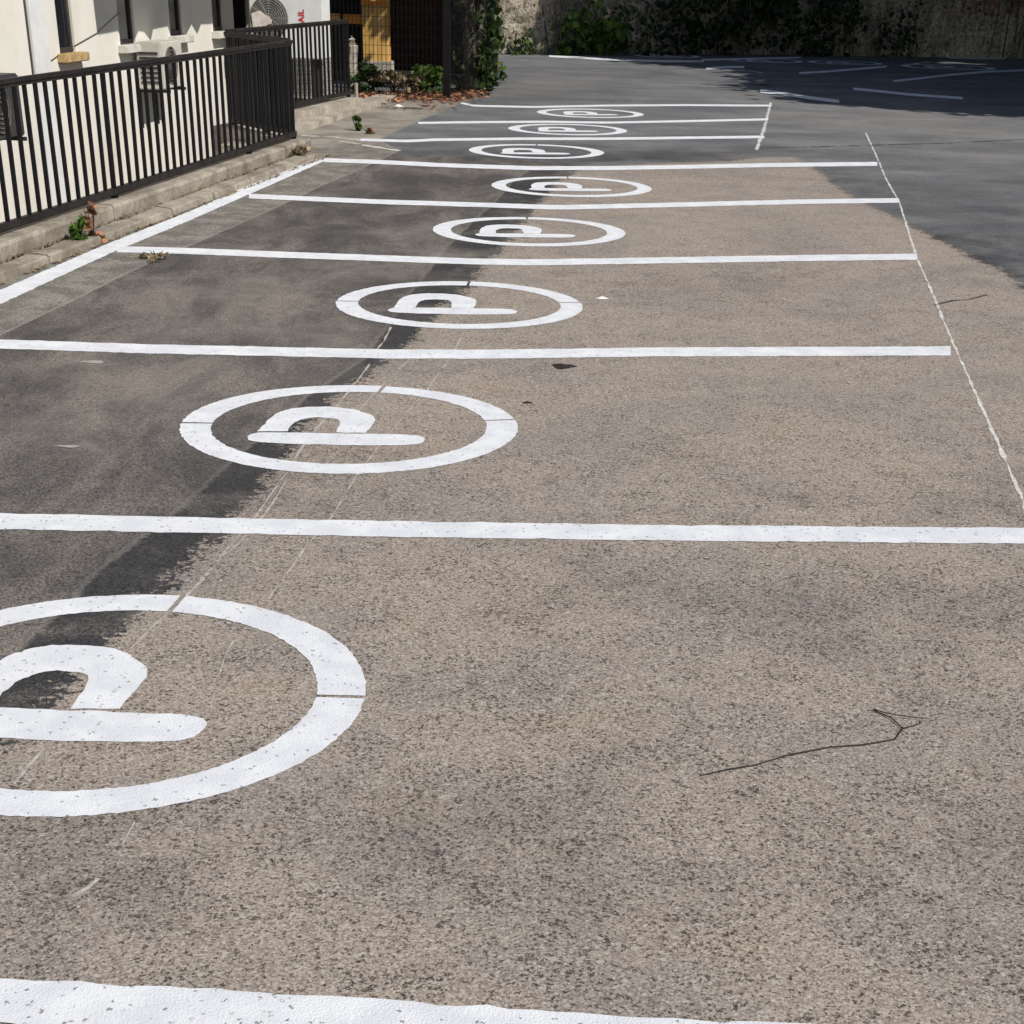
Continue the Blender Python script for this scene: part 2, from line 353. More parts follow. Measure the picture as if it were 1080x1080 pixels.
# ------------------------------------------------------------------ painted markings
def strip(name, px_pts, th, mat, z=.004, parent=None, jit=.003, step=.04, endjit=True):
    "a painted line: centre places and apparent thickness laid on the ground"
    pts = []
    P = np.array(px_pts, float)
    T = np.array(th if hasattr(th, '__len__') else [th]*len(P), float)
    top = [g(x, y-t/2) for (x, y), t in zip(P, T)]; bot = [g(x, y+t/2) for (x, y), t in zip(P, T)]
    cen = [(a+b)/2 for a, b in zip(top, bot)]
    L = np.concatenate([[0], np.cumsum([np.linalg.norm(b-a) for a, b in zip(cen, cen[1:])])])
    n = max(4, int(L[-1]/step)); q = np.linspace(0, L[-1], n+1)
    def ip(A):
        A = np.array(A); out = np.stack([np.interp(q, L, A[:, k]) for k in (0, 1)], -1)
        k = np.exp(-np.linspace(-2, 2, 9)**2); k /= k.sum()
        pad = np.concatenate([2*out[:1]-out[4:0:-1], out, 2*out[-1:]-out[-2:-6:-1]]) if n > 8 else None
        return out if pad is None else np.stack([np.convolve(pad[:, c], k, 'valid') for c in (0, 1)], -1)
    A, B = ip(top), ip(bot)
    A = A+rng.normal(0, jit, A.shape); B = B+rng.normal(0, jit, B.shape)
    v = [(x, y, z) for x, y in A]+[(x, y, z) for x, y in B]
    f = [(i, n+1+i, n+2+i, i+1) for i in range(n)]
    return mesh(name, v, f, mat, parent)

LINES = [
 ([(-700, 1036), (-200, 1046), (0, 1056), (222, 1068), (450, 1082), (600, 1093), (755, 1101), (900, 1107), (1100, 1116), (1500, 1140), (1900, 1160)], 48, 'broad white bay line cut by the bottom edge of the photo, nearest of all'),
 ([(-500, 549), (-200, 549), (0, 550), (200, 554), (400, 558), (600, 561), (700, 562.5), (1080, 565.5), (1250, 567)], 16.5, 'white bay line between the nearest and the second encircled P'),
 ([(-330, 358), (-100, 361), (0, 363), (150, 368), (400, 373.5), (500, 374), (700, 371.5), (1003, 370.5)], 9.6, 'white bay line with a dark oily stain just in front of it'),
 ([(123, 263), (200, 265), (300, 269), (400, 272.5), (500, 276), (560, 277), (720, 274.5), (841, 272.5), (967, 271)], 6.4, 'white bay line crossing between the third and fourth encircled P'),
 ([(262, 207), (308, 209), (400, 213), (500, 216), (590, 219), (720, 216), (841, 213), (948, 211.5)], 4.8, 'white bay line between the fourth and fifth encircled P'),
 ([(341, 169), (400, 171), (470, 174.5), (560, 177.5), (640, 177.5), (720, 176.2), (810, 174.3), (925, 173)], 4.2, 'white bay line meeting the far tip of the wide kerbside line'),
 ([(380, 147.5), (430, 149), (459, 147.5), (548, 146.5), (640, 146.5), (720, 145.5), (806, 144.5)], 2.7, 'white bay line just beyond the fifth encircled P, first of the short set of three'),
 ([(441, 129.8), (500, 129), (578, 128.5), (640, 129.5), (720, 128), (810, 126)], 2.2, 'white bay line between the two farthest encircled P marks, middle of the short set'),
 ([(486, 108.7), (501, 111.7), (563, 113), (637, 111.5), (720, 111), (814, 111.5)], 1.9, 'wavy white bay line starting at the mesh fence post, farthest of the short set'),
]
for pts, th, lab in LINES:
    o = strip('bay_line', pts, th, MAT['paint'], z=.0018); tag(o, lab, 'road marking', 'white lines between the parking bays')
# wide kerbside line
v = [g(-300, 437), g(-300, 452), g(0, 306.5), g(0, 321.5), g(118, 255.5), g(119, 266.5), g(200, 223.5), g(200, 233), g(250, 201), g(250, 211), g(329, 167.3), g(344, 169.5)]
def edge_line():
    A = [v[i] for i in range(0, 12, 2)]; B = [v[i] for i in range(1, 12, 2)]
    L = np.concatenate([[0], np.cumsum([np.linalg.norm(b-a) for a, b in zip(A, A[1:])])]); q = np.linspace(0, L[-1], 320)
    ip = lambda X: np.stack([np.interp(q, L, np.array(X)[:, k]) for k in (0, 1)], -1)+rng.normal(0, .0025, (320, 2))
    A, B = ip(A), ip(B)
    o = mesh('kerbside_line', [(x, y, .003) for x, y in A]+[(x, y, .003) for x, y in B], [(i, 320+i, 321+i, i+1) for i in range(319)], MAT['paint'])
    tag(o, 'wide white painted line running along the foot of the concrete kerb', 'road marking')
edge_line()
def thin(name, pts, w_, mat, label, cat, z=.001, broken=.0, group=None, step=.015, parent=None):
    if name == 'surface_scratch': w_ *= .62
    P = [g(*p) for p in pts]; L = np.concatenate([[0], np.cumsum([np.linalg.norm(b-a) for a, b in zip(P, P[1:])])])
    n = max(3, int(L[-1]/step)); q = np.linspace(0, L[-1], n); X = np.stack([np.interp(q, L, np.array(P)[:, k]) for k in (0, 1)], -1)
    X[1:-1] += (np.convolve(rng.normal(0, 1, n+6), np.ones(7)/2.6, 'valid')[1:-1]*w_*.12)[:, None]; T = np.gradient(X, axis=0); T /= np.linalg.norm(T, axis=1)[:, None]+1e-9; N = np.stack([-T[:, 1], T[:, 0]], -1)
    ww = w_/2*(1+np.convolve(rng.normal(0, .9, n+4), np.ones(5)/5, 'valid')).clip(.12, 1.9)
    V = [(*(a+b*k), z) for a, b, k in zip(X, N, ww)]+[(*(a-b*k), z) for a, b, k in zip(X, N, ww)]
    keep = np.convolve(rng.random(n+6), np.ones(7)/7, 'valid') > broken
    o = mesh(name, V, [(i, n+i, n+i+1, i+1) for i in range(n-1) if keep[i]], mat, parent)
    if label: tag(o, label, cat, group)
    return o
thin('thin_bay_edge', [(1190, 770), (1080, 530), (1040, 440), (1000, 350), (984, 310), (967, 272), (948, 212), (935, 190), (925, 166), (913, 140)], .013, MAT['edge'], 'long thin white line closing the right ends of the near bays', 'road marking', broken=.16)
thin('thin_bay_edge', [(798, 158), (806, 135), (813, 108)], .028, MAT['edge'], 'short thin white line closing the right ends of the three far bays', 'road marking')
thin('faint_bay_line', [(359, 149), (421, 159)], .05, MAT['edge'], 'faint slanting white dash beside the concrete apron', 'road marking', broken=.1)
thin('faint_bay_line', [(318, 143), (352, 144.5), (383, 148)], .05, MAT['edge'], 'faint white dash on the apron behind the near fence corner', 'road marking', broken=.2)
thin('surface_scratch', [(390, 384), (372, 408), (352, 432), (337, 449), (317, 474), (304, 497), (292, 512), (267, 549), (237, 582), (224, 600), (191, 635), (162, 660), (138, 684)], .012, MAT['scuff'], 'pale wandering scratch crossing the second encircled P and reaching the nearest one', 'scratch', broken=.33)
thin('surface_scratch', [(303, 505), (288, 530), (274, 550), (250, 575), (228, 592)], .007, MAT['scuff'], 'short pale scratch doubling the long one just below the second encircled P', 'scratch', broken=.30)
thin('surface_scratch', [(440, 370), (429, 382), (405, 405), (383, 428), (360, 455)], .008, MAT['scuff'], 'pale scratch entering the top of the second encircled P', 'scratch', broken=.38)
thin('surface_scratch', [(478, 372), (450, 412), (425, 440), (400, 470), (375, 503), (350, 545), (325, 574), (292, 620), (283, 632)], .008, MAT['scuff'], 'pale straight scratch right of the P letter in the second circle', 'scratch', broken=.36)
thin('surface_scratch', [(246, 676), (238, 690), (232, 710)], .006, MAT['scuff'], 'very short pale scratch inside the right half of the nearest circle', 'scratch', broken=.2)
thin('surface_scratch', [(47, 789), (30, 808), (15, 827)], .009, MAT['scuff'], 'short pale scratch just under the stem of the nearest P', 'scratch', broken=.2)
thin('surface_scratch', [(142, 867), (129, 891)], .006, MAT['scuff'], 'tiny pale scratch just outside the bottom of the nearest circle', 'scratch', broken=.1)
thin('surface_scratch', [(104, 927), (92, 937), (76, 946)], .010, MAT['scuff'], 'pale scratch nearest the bottom bay line at the left', 'scratch', broken=.2)
thin('surface_scratch', [(412, 345), (405, 360), (398, 368)], .012, MAT['scuff'], 'pale scratch leaving the bottom of the third circle', 'scratch', broken=.2)
thin('surface_scratch', [(490, 350), (478, 372)], .008, MAT['scuff'], 'thin pale scratch between third circle and the bay line in front', 'scratch', broken=.2)
thin('surface_crack', [(985, 322), (1005, 317), (1022, 316), (1041, 311)], .016, MAT['crack'], 'short dark crack right of the thin bay edge line', 'crack', broken=.1)
thin('surface_crack', [(800, 156), (860, 155), (925, 153), (1000, 151), (1080, 147), (1200, 142)], .05, MAT['crack'], 'long dark crack crossing the grey far asphalt at the right', 'crack', broken=.38)

# ---- encircled P
ROWANG = math.atan2(*(g(549, 456)-g(250, 456))[::-1])
RAD = .6666
def resample(P, step=.03, jit=.0022):
    P = np.array(P); out = []
    for a, b in zip(P, np.roll(P, -1, 0)):
        n = max(1, int(np.linalg.norm(b-a)/step))
        for k in range(n): out.append(a+(b-a)*k/n+rng.normal(0, jit, 2))
    return out
def rounded(P, it=2, flat=None):
    P = [np.array(p) for p in P]
    for _ in range(it):
        Q = []
        for a, b in zip(P, P[1:]+P[:1]):
            ka, kb_ = flat is not None and a[1] < flat, flat is not None and b[1] < flat
            Q += [a if ka else a*.8+b*.2]+([] if kb_ else [a*.2+b*.8])
        P = Q
    return P
def ngon(name, P, z, mat, parent):
    bm = bmesh.new(); bm.faces.new([bm.verts.new((float(x), float(y), z)) for x, y in P]); bmesh.ops.triangulate(bm, faces=bm.faces[:])
    for f_ in bm.faces:
        if f_.normal.z < 0: f_.normal_flip()
    me = bpy.data.meshes.new(name); bm.to_mesh(me); bm.free(); me.materials.append(mat)
    o = bpy.data.objects.new(name, me); COL.objects.link(o); o.parent = parent; return o
def symbol(c, rot, label, gaps, sx=1, mat='paint', closed=False, sc=1., zoff=0):
    r = empty('parking_symbol', (c[0], c[1], zoff), rot); r.scale = (sx*sc, sc, 1); tag(r, label, 'road marking', 'white encircled P marks painted in the bays')
    n = 240; V = []; Fc = []; wd = .122
    for k in range(n):
        a = 2*math.pi*k/n; j = .004*math.sin(3*a+c[0]*9)+rng.normal(0, .0016); j2 = .004*math.sin(2*a+c[1])+rng.normal(0, .0016)
        V += [((RAD+j)*math.cos(a), (RAD+j)*math.sin(a), .0018), ((RAD-wd+j2)*math.cos(a), (RAD-wd+j2)*math.sin(a), .0018)]
    skip = set()
    for ga in gaps: skip.add(int(round(math.degrees(ga)/360*n)) % n)
    for k in range(n):
        if k in skip: continue
        q = (k+1) % n; Fc.append((2*k, 2*q, 2*q+1, 2*k+1))
    mesh('ring', V, Fc, MAT[mat], r)
    st = rounded(STEM, 1); bo = rounded([p if p[1] > -.1 else np.array([p[0], -.1235 if closed else p[1]]) for p in BOWL], 2, -.1)
    # the letter P is one part made of stem and bowl sheets
    bm = bmesh.new()
    for P_ in (resample(st), resample(bo)):
        bm.faces.new([bm.verts.new((float(x), float(y), .0018)) for x, y in P_])
    bmesh.ops.triangulate(bm, faces=bm.faces[:])
    for f_ in bm.faces:
        if f_.normal.z < 0: f_.normal_flip()
    me = bpy.data.meshes.new('letter_p'); bm.to_mesh(me); bm.free(); me.materials.append(MAT[mat])
    o = bpy.data.objects.new('letter_p', me); COL.objects.link(o); o.parent = r
    return r
D = math.radians
centres = [(-1.03, 3.53), (-.66, 6.12), (-.32, 8.68), (.06, 11.35), (.42, 13.86), (.14, 16.58), (.51, 18.97), (.84, 21.21)]
STEM = [np.array(p) for p in [(-.385, -.20), (-.375, -.155), (-.345, -.118), (-.2, -.122), (-.05, -.127), (.1, -.129), (.22, -.130), (.28, -.148), (.305, -.190), (.29, -.25), (.25, -.283), (.13, -.293), (-.05, -.292), (-.2, -.283), (-.32, -.268), (-.372, -.24)]]
BOWL = [np.array(p) for p in [(-.352, -.105), (-.335, .06), (-.305, .175), (-.265, .245), (-.19, .284), (-.09, .287), (.003, .252), (.078, .165), (.10, .08), (.07, -.112), (-.047, -.114), (-.042, .060), (-.060, .100), (-.146, .118), (-.201, .080), (-.23, .010), (-.24, -.106)]]
labs = ['large white encircled P cut off by the left edge of the photo, nearest the camera',
        'white encircled P crossed by pale scratches, second from the camera',
        'white encircled P with a small white chip to its right, third from the camera',
        'white encircled P straddling the edge of the dark asphalt, fourth from the camera',
        'white encircled P at the far end of the tan asphalt, fifth from the camera',
        'white encircled P wholly on dark asphalt, nearest of the three set further left',
        'white encircled P between the two short bay lines, middle of the far three',
        'white encircled P in the bay by the mesh fence post, farthest of the row']
for i, c in enumerate(centres):
    near = i < 3
    symbol(c, D((0, 2.5, 4, 5, 7, 9, 10, 12)[i]), labs[i], ((D(83), D(-1)), (D(80), D(178), D(9)), (D(82), D(176), D(4)), (D(85),), (D(84),), (D(80),), (), ())[i], closed=i > 1)

# far road markings, partly in the shade of the trees
def far_line(pts, th, lab):
    o = strip('far_bay_line', pts, th*1.35, MAT['paint'], z=.006, jit=.004); tag(o, lab, 'road marking', 'white lines of the far bays')
far_line([(802, 96.5), (820, 98.2), (850, 103), (885, 107.5)], 2.6, 'bright slanting white line between the far symbols and the three short bays')
far_line([(900, 94), (930, 97), (960, 100.2), (1015, 104)], 2.0, 'slanting white line at the right just inside the tree shade')
far_line([(579, 59.5), (610, 61), (640, 63), (700, 65), (742, 65)], 1.5, 'long white line near the foot of the wall at its lit part')
far_line([(745, 72.5), (765, 71.2), (785, 71)], 1.7, 'short white dash in front of the dark wall, left of the shaded bays')
far_line([(843, 77.5), (870, 76), (900, 73.5), (935, 70.5)], 1.5, 'thin white line slanting up in the shade, left one')
far_line([(942, 86), (970, 83), (1000, 79.5), (1040, 76), (1080, 74.5), (1140, 71)], 1.5, 'thin white line slanting up in the shade, right one')
far_line([(740, 63.5), (800, 62), (845, 61)], 1.3, 'thin white line running along the foot of the dark wall')
far_line([(1000, 61), (1030, 62), (1060, 62)], 1.3, 'short white line at the foot of the wall by the right edge')
def far_symbol(x0, x1, y0, y1, lab):
    c = g((x0+x1)/2, (y0+y1)/2); wx = np.linalg.norm(g(x1, (y0+y1)/2)-g(x0, (y0+y1)/2)); r = symbol(c, .1, lab, (), mat='paint', sc=wx/(2*RAD), zoff=.004); r['group'] = 'white encircled P marks at the far side'
far_symbol(672, 734, 56.8, 61.5, 'small white encircled P at the foot of the wall just right of the green shrub')
far_symbol(772, 842, 61.5, 67.0, 'small white encircled P in the shade by the middle of the dark wall')
far_symbol(857, 925, 63.5, 69.5, 'small white encircled P in the shade, second from the right')
far_symbol(958, 1042, 67.0, 75.0, 'small white encircled P in the shade nearest the right edge')

# ------------------------------------------------------------------ kerb
def thing(name, s, t, z, label, cat, group=None, rz=0):
    e = empty(name, (*W(s, t), z), ANG+rz); tag(e, label, cat, group); return e
def wavy_prism(name, s0, s1, prof, mat, parent=None, step=.25, amp=.0025, seed=1):
    "profile (t, z) swept along s with worn edges"
    r_ = np.random.default_rng(seed); n = int((s1-s0)/step)+1; ss = np.linspace(s0, s1, n); k = len(prof); V = []; Fc = []
    for i, s_ in enumerate(ss):
        for (t, z) in prof: V.append((s_, t+r_.normal(0, amp), z+(r_.normal(0, amp) if z > -.5 else 0)))
    for i in range(n-1):
        for j in range(k-1): Fc.append((i*k+j, i*k+j+1, (i+1)*k+j+1, (i+1)*k+j))
    Fc += [tuple(range(k))[::-1], tuple((n-1)*k+j for j in range(k))]
    o = mesh(name, V, Fc, mat, parent); bm = bmesh.new(); bm.from_mesh(o.data); bmesh.ops.recalc_face_normals(bm, faces=bm.faces); bm.to_mesh(o.data); bm.free(); return o
KA = -.02; _kp = W(10, 4.28); _ka = ANG+KA; _kr = np.array([math.cos(_ka)*10-math.sin(_ka)*4.28, math.sin(_ka)*10+math.cos(_ka)*4.28])
kb = empty('concrete_kerb', (*(_kp-_kr), 0), _ka); tag(kb, 'cracked concrete kerb wall under the near black railing', 'kerb')
s_ = 5.0; i = 0
while s_ < 15.25:
    e_ = min(s_+random.choice((1.6, 2.0, 2.4)), 15.42)
    wavy_prism('kerb_block', s_, e_-.012, [(4.24, -.02), (4.232, .05), (4.225, .125), (4.24, .143), (4.30, .147), (4.46, .145), (4.47, -1.6)], MAT['kerb'], kb, seed=i+3); s_ = e_; i += 1
# lower lip broken away from the kerb
s_ = 5.0
while s_ < 15.1:
    e_ = min(s_+random.choice((.9, 1.5, 2.1)), 15.25)
    off = random.uniform(-.01, .012)
    wavy_prism('kerb_lip', s_, e_-.03, [(4.075+off, -.02), (4.08+off, .035), (4.09+off, .045), (4.20, .05), (4.205, -.02)], MAT['kerb'], kb, amp=.003, seed=i+30); s_ = e_; i += 1

# ------------------------------------------------------------------ railings
def railing(s0, t0, s1, t1, zb, zt, label, pitch=.150, wbar=.022, lean=0):
    L = math.hypot(s1-s0, t1-t0); a = math.atan2(t1-t0, s1-s0)
    e = empty('railing_fence', (*W(s0, t0), zb), ANG+a); tag(e, label, 'fence', 'black metal railings at the left')
    hgt = zt-zb
    MB().box(0, L, -.02, .02, hgt-.028, hgt, .004).box(.0, L, -.012, .012, hgt-.045, hgt-.0285).build('top_rail', MAT['rail'], e)
    MB().box(0, L, -.022, .022, .016, .060, .004).build('bottom_rail', MAT['rail'], e)
    n = int(L/pitch); proto = None
    for k in range(n+1):
        x = .04+k*(L-.08)/n
        if k in (0, n) or (k % 20 == 10): continue
        if proto is None:
            b = MB().box(-wbar/2, wbar/2, -wbar/2, wbar/2, .0605, hgt-.0455).build('bar', MAT['black'], e); proto = b; b.location = (x, 0, 0)
        else: b = copy_obj(proto, None, (x, 0, 0))
        b.rotation_euler = (random.gauss(0, .004), random.gauss(0, .006), 0)
    pp = None
    for k in sorted({0, n} | {k for k in range(n+1) if k % 20 == 10}):
        x = .04+k*(L-.08)/n
        if pp is None: pp = MB().box(-.022, .022, -.020, .020, -.03, .0155).box(-.014, .014, -.014, .014, .0605, hgt-.0455).build('post', MAT['black'], e); pp.location = (x, 0, 0)
        else: copy_obj(pp, None, (x, 0, 0))
    return e
railing(6.4, 4.42, 15.30, 4.24, .15, .96, 'long black railing on the cracked kerb, nearest the camera')
railing(15.36, 4.27, 16.40, 5.20, .15, .97, 'short black railing turning back from the corner of the long one', .052, .030)
railing(16.45, 5.20, 20.35, 4.93, .16, .985, 'black railing set further back on the pale ledge beyond the corner')

# ledge under the back railing
lg = empty('concrete_ledge', (0, 0, 0), ANG); tag(lg, 'pale concrete ledge carrying the railing set further back', 'ledge')
a_ = math.atan2(4.93-5.22, 4.05)
L1 = MB().box(0, 4.2, -.16, .1, -1.6, .15, .01).build('ledge_body', MAT['slab'], lg); p_ = (16.15, 5.22); L1.location = (*p_, 0); L1.rotation_euler = (0, 0, a_)
L2 = MB().box(0, 1.36, -.06, .1, -1.6, .146, .01).build('ledge_corner', MAT['slab'], lg); L2.location = (15.32, 4.32, 0); L2.rotation_euler = (0, 0, math.atan2(.93, 1.04))
# low kerb stones bordering the apron
wp = empty('apron_edge', (0, 0, 0), ANG); tag(wp, 'pale worn concrete strip in front of the back railing', 'kerb')
wavy_prism('edge_strip', 15.3, 22.2, [(4.74, -.02), (4.745, .055), (4.80, .06), (4.99, .062), (4.99, -.02)], MAT['slab'], wp, seed=77)

# ------------------------------------------------------------------ building
TW = 6.9
bl = empty('apartment_building', (0, 0, 0), ANG); tag(bl, 'cream rendered building with narrow dark windows behind the near railing', 'building')
s_end, _ = on_t(247, 30, TW); s_start = 3.0
wins = []
for (xa, xb, ys) in ((63.5, 80, 56), (127, 143.5, 47), (180, 193, 37.5), (225, 236, 33)):
    sa, za = on_t(xa, ys, TW); sb, zb = on_t(xb, ys, TW); wins.append((sa, sb, (za+zb)/2))
top_z = 6.4; wz = 1.5
mbw = MB(); x = s_start
for sa, sb, zs in wins:
    mbw.box(x, sa, TW, TW+.3, -1.6, top_z); mbw.box(sa, sb, TW, TW+.3, -1.6, zs); mbw.box(sa, sb, TW, TW+.3, zs+wz, top_z); x = sb
mbw.box(x, s_end, TW, TW+.3, -1.6, top_z)
mbw.box(s_start, s_start+.3, TW+.3, TW+6, -1.6, top_z).box(s_end-.3, s_end, TW+.3, TW+6, -1.6, top_z).box(s_start+.3, s_end-.3, TW+5.7, TW+6, -1.6, top_z)
mbw.build('wall', MAT['render'], bl)
MB().box(s_start-.3, s_end+.3, TW-.55, TW+6.3, top_z+.003, top_z+.2).build('roof', MAT['rooft'], bl)
for i, (sa, sb, zs) in enumerate(wins):
    f_ = MB().box(sa, sa+.05, TW+.025, TW+.075, zs, zs+wz).box(sb-.05, sb, TW+.025, TW+.075, zs, zs+wz).box(sa+.05, sb-.05, TW+.025, TW+.075, zs, zs+.05).box(sa+.05, sb-.05, TW+.025, TW+.075, zs+wz-.05, zs+wz).build('window', MAT['frame'], bl)
    MB().box(sa+.05, sb-.05, TW+.045, TW+.055, zs+.05, zs+wz-.05).build('pane', MAT['glass'], f_)
    MB().box(sa-.09, sb+.09, TW-.11, TW+.0245, zs-.075, zs+.004, .008).build('sill', MAT['sillt' if i == 0 else 'sillw'], f_)
# joint in the facade and an added canopy above, shaped to shade the wall
sj, _ = on_t(27, 20, TW)
MB().box(sj-.01, sj+.03, TW-.006, TW+.001, -1.5, top_z).build('facade_joint', MAT['groove'], bl)
MB().box(sj+.0305, sj+.40, TW-.03, TW+.001, -1.5, top_z).build('corner_strip', MAT['pipe'], bl)
for nm, pts in (('a', [(48, 68), (65, 56), (102, 35), (126, 13)]),):
    P_ = [on_t(x_, y_, TW-.012) for x_, y_ in pts]; base = P_[0]
    cb = empty('wall_cable', (*W(base[0], TW-.012), base[1]), ANG); tag(cb, 'thin dark cable slanting across the cream wall between the first windows', 'cable')
    MB().tube([(a-base[0], 0, b-base[1]) for a, b in P_], .0035, 6).build('cable', MAT['bracket'], cb)

# added canopy: drop = depth * tan in the plane across the wall
def canopy():
    ns = SUN.x*(-Nv[0])+SUN.y*(-Nv[1]); us = SUN.x*Uv[0]+SUN.y*Uv[1]; zr = SUN.z
    dep = 1.1
    e = empty('shadow_canopy', (0, 0, 0), ANG); tag(e, 'unseen canopy added above the narrow windows, its pointed edge shaped to shade the wall', 'canopy')
    # desired shadow edge on the wall, measured on the wall plane
    edge = [(103, 37), (124, 33), (129, 40), (141, 44), (146, 33), (152, 34), (159, 43), (161.5, 31), (177, 28), (181, 42), (195, 39), (202, 26), (208, 36), (212, 26), (227, 25), (232, 36), (239, 34), (244, 22), (252, 32)]
    q = [on_t(x_, y_, TW) for x_, y_ in edge]; k = dep/ns
    low = [(s0+us*k, z0+zr*k) for s0, z0 in q]
    topz = max(z for _, z in low)+.28; s0 = low[0][0]; s1 = s_end-.1
    pts = [(s0-.02, topz)]+low+[(low[-1][0]+.3, low[-1][1]), (low[-1][0]+.3, topz)]
    MB().prism(pts, TW-dep, TW-dep+.012).build('valance', MAT['valance'], e)
    MB().prism([(s0-.02, 0), (low[-1][0]+.3, 0), (low[-1][0]+.3, .02), (s0-.02, .02)], 0, 0.001).build('x', MAT['valance'], e)
    bpy.data.objects.remove([c for c in COL.objects if c.name.startswith('x')][-1])
    sh = MB(); sh.bm.faces.new([sh.bm.verts.new(p) for p in ((s0-.02, TW-dep, topz), (low[-1][0]+.3, TW-dep, topz), (low[-1][0]+.3, TW-.002, topz+.35), (s0-.02, TW-.002, topz+.35))])
    r = bmesh.ops.extrude_face_region(sh.bm, geom=sh.bm.faces[:]); bmesh.ops.translate(sh.bm, vec=(0, 0, .015), verts=[v_ for v_ in r['geom'] if isinstance(v_, bmesh.types.BMVert)])
    sh.build('cloth', MAT['valance'], e)
    for xx in (s0+.1, (s0+low[-1][0])/2, low[-1][0]+.2): MB().tube([(xx, TW-dep+.02, topz-.02), (xx, TW-.01, topz-.3)], .012, 6).build('arm', MAT['bracket'], e)
canopy()

def wall_ac(px, py, label, ln=.72, dp=.30, h=.52, cas='acw'):
    s0, z0 = on_t(px, py, TW-dp)      # lower near corner of its front face
    e = empty('air_conditioner', (*W(s0, TW-dp), z0), ANG); tag(e, label, 'air conditioner', 'condensers bracketed to the cream wall')
    MB().box(0, ln, 0, dp-.05, 0, h, .012).build('casing', MAT[cas], e)
    gl = MB()
    for k in range(int((h-.1)/.048)): gl.box(-.008, .0, .04, dp-.09, .06+k*.048, .085+k*.048)
    gl.build('side_louvre', MAT['acd'], e)
    fg = MB()
    for r_ in (h*.1, h*.17, h*.25, h*.32, h*.39): fg.tube([(ln*.42+r_*math.cos(a), -.012, h/2+r_*math.sin(a)) for a in np.linspace(0, 2*math.pi, 25)], .005, 5, False)
    fg.build('fan_guard', MAT['acg'], e)
    dsk = MB().prism([(ln*.42+h*.39*math.cos(a), h/2+h*.39*math.sin(a)) for a in np.linspace(0, 2*math.pi, 29)[:-1]], -.003, .002).build('fan_opening', MAT['acd'], e)
    for xx in (.08, ln-.1): MB().box(xx, xx+.035, -.04, dp+.0, -.035, -.004).box(xx, xx+.035, dp-.03, dp, -.40, -.0355).build('bracket', MAT['bracket'], e)
    return e
wall_ac(173, 95, 'white louvred condenser bracketed to the wall before the railing corner', .70, .34, .47, 'acc')
wall_ac(-14, 152, 'dark condenser on the wall at the left edge of the photo', .80, .42, .50, 'acd')

# building wing facing the camera behind the tall condenser
wg = empty('building_wing', (0, 0, 0), ANG); tag(wg, 'pale wall end facing the camera behind the tall white condenser', 'building')
SW = 22.6; tr = on_s(343, 60, SW)[0]
MB().box(SW, SW+.3, tr, 9.5, -1.6, 6.4).build('wall', simple('grey_render', (.50, .49, .455), .9, .2), wg)
td0 = on_s(262, 40, SW)[0]; td1 = on_s(246, 40, SW)[0]
MB().box(SW-.04, SW-.002, td0+.02, td1+.9, -1.5, 1.9).build('dark_sheet', MAT['darkwood'], wg)  # flat dark sheet filling the gap left of the tall condenser

# tall condenser
SA = 21.4
ta, _z = on_s(341, 20, SA); tb, _ = on_s(263, 20, SA); zc = on_s(284, 19, SA)[1]; tc = on_s(284, 19, SA)[0]
wA = tb-ta; zb0 = zc-.45
ac = empty('tall_air_conditioner', (*W(SA, ta), zb0), ANG); tag(ac, 'tall white outdoor condenser with round fan guard and red lettering', 'air conditioner')
MB().box(0, .36, 0, wA, 0, 1.35, .015).build('casing', MAT['acw'], ac)
for zz in (.45, .96):
    r_ = .245; y0 = tc-ta
    MB2 = MB(); A = []
    op = bmesh.new(); vs = [op.verts.new((-.004, y0+r_*math.cos(a), zz+r_*math.sin(a))) for a in np.linspace(0, 2*math.pi, 37)[:-1]]; op.faces.new(vs)
    rr_ = bmesh.ops.extrude_face_region(op, geom=op.faces[:]); bmesh.ops.translate(op, vec=(.006, 0, 0), verts=[q for q in rr_['geom'] if isinstance(q, bmesh.types.BMVert)])
    me = bpy.data.meshes.new('fan_opening'); bmesh.ops.recalc_face_normals(op, faces=op.faces); op.to_mesh(me); op.free(); me.materials.append(MAT['acg']); o = bpy.data.objects.new('fan_opening', me); COL.objects.link(o); o.parent = ac
    gd = MB()
    for k in range(1, 10): gd.tube([(-.02, y0+r_*k/9*math.cos(a), zz+r_*k/9*math.sin(a)) for a in np.linspace(0, 2*math.pi, 31)], .0035, 5, False)
    for k in range(12): a = k*math.pi/6; gd.tube([(-.024, y0, zz), (-.024, y0+r_*math.cos(a), zz+r_*math.sin(a))], .003, 4)
    gd.build('fan_guard', simple('pale_wire', (.30, .29, .27), .5), ac)
# pale irregular plate on the guard
stk = [(265, 14), (274, 11), (279, 15), (284, 18), (287, 22), (286, 25), (282, 26), (278, 31), (267, 31.5)]
sp = [on_s(a, b, SA-.04) for a, b in stk]
bm = bmesh.new(); bm.faces.new([bm.verts.new((-.04, t-ta, z-zb0)) for t, z in sp]); me = bpy.data.meshes.new('pale_plate')
rr_ = bmesh.ops.extrude_face_region(bm, geom=bm.faces[:]); bmesh.ops.translate(bm, vec=(.004, 0, 0), verts=[q for q in rr_['geom'] if isinstance(q, bmesh.types.BMVert)])
bmesh.ops.recalc_face_normals(bm, faces=bm.faces); bm.to_mesh(me); bm.free(); me.materials.append(MAT['paleplate']); o = bpy.data.objects.new('pale_plate', me); COL.objects.link(o); o.parent = ac
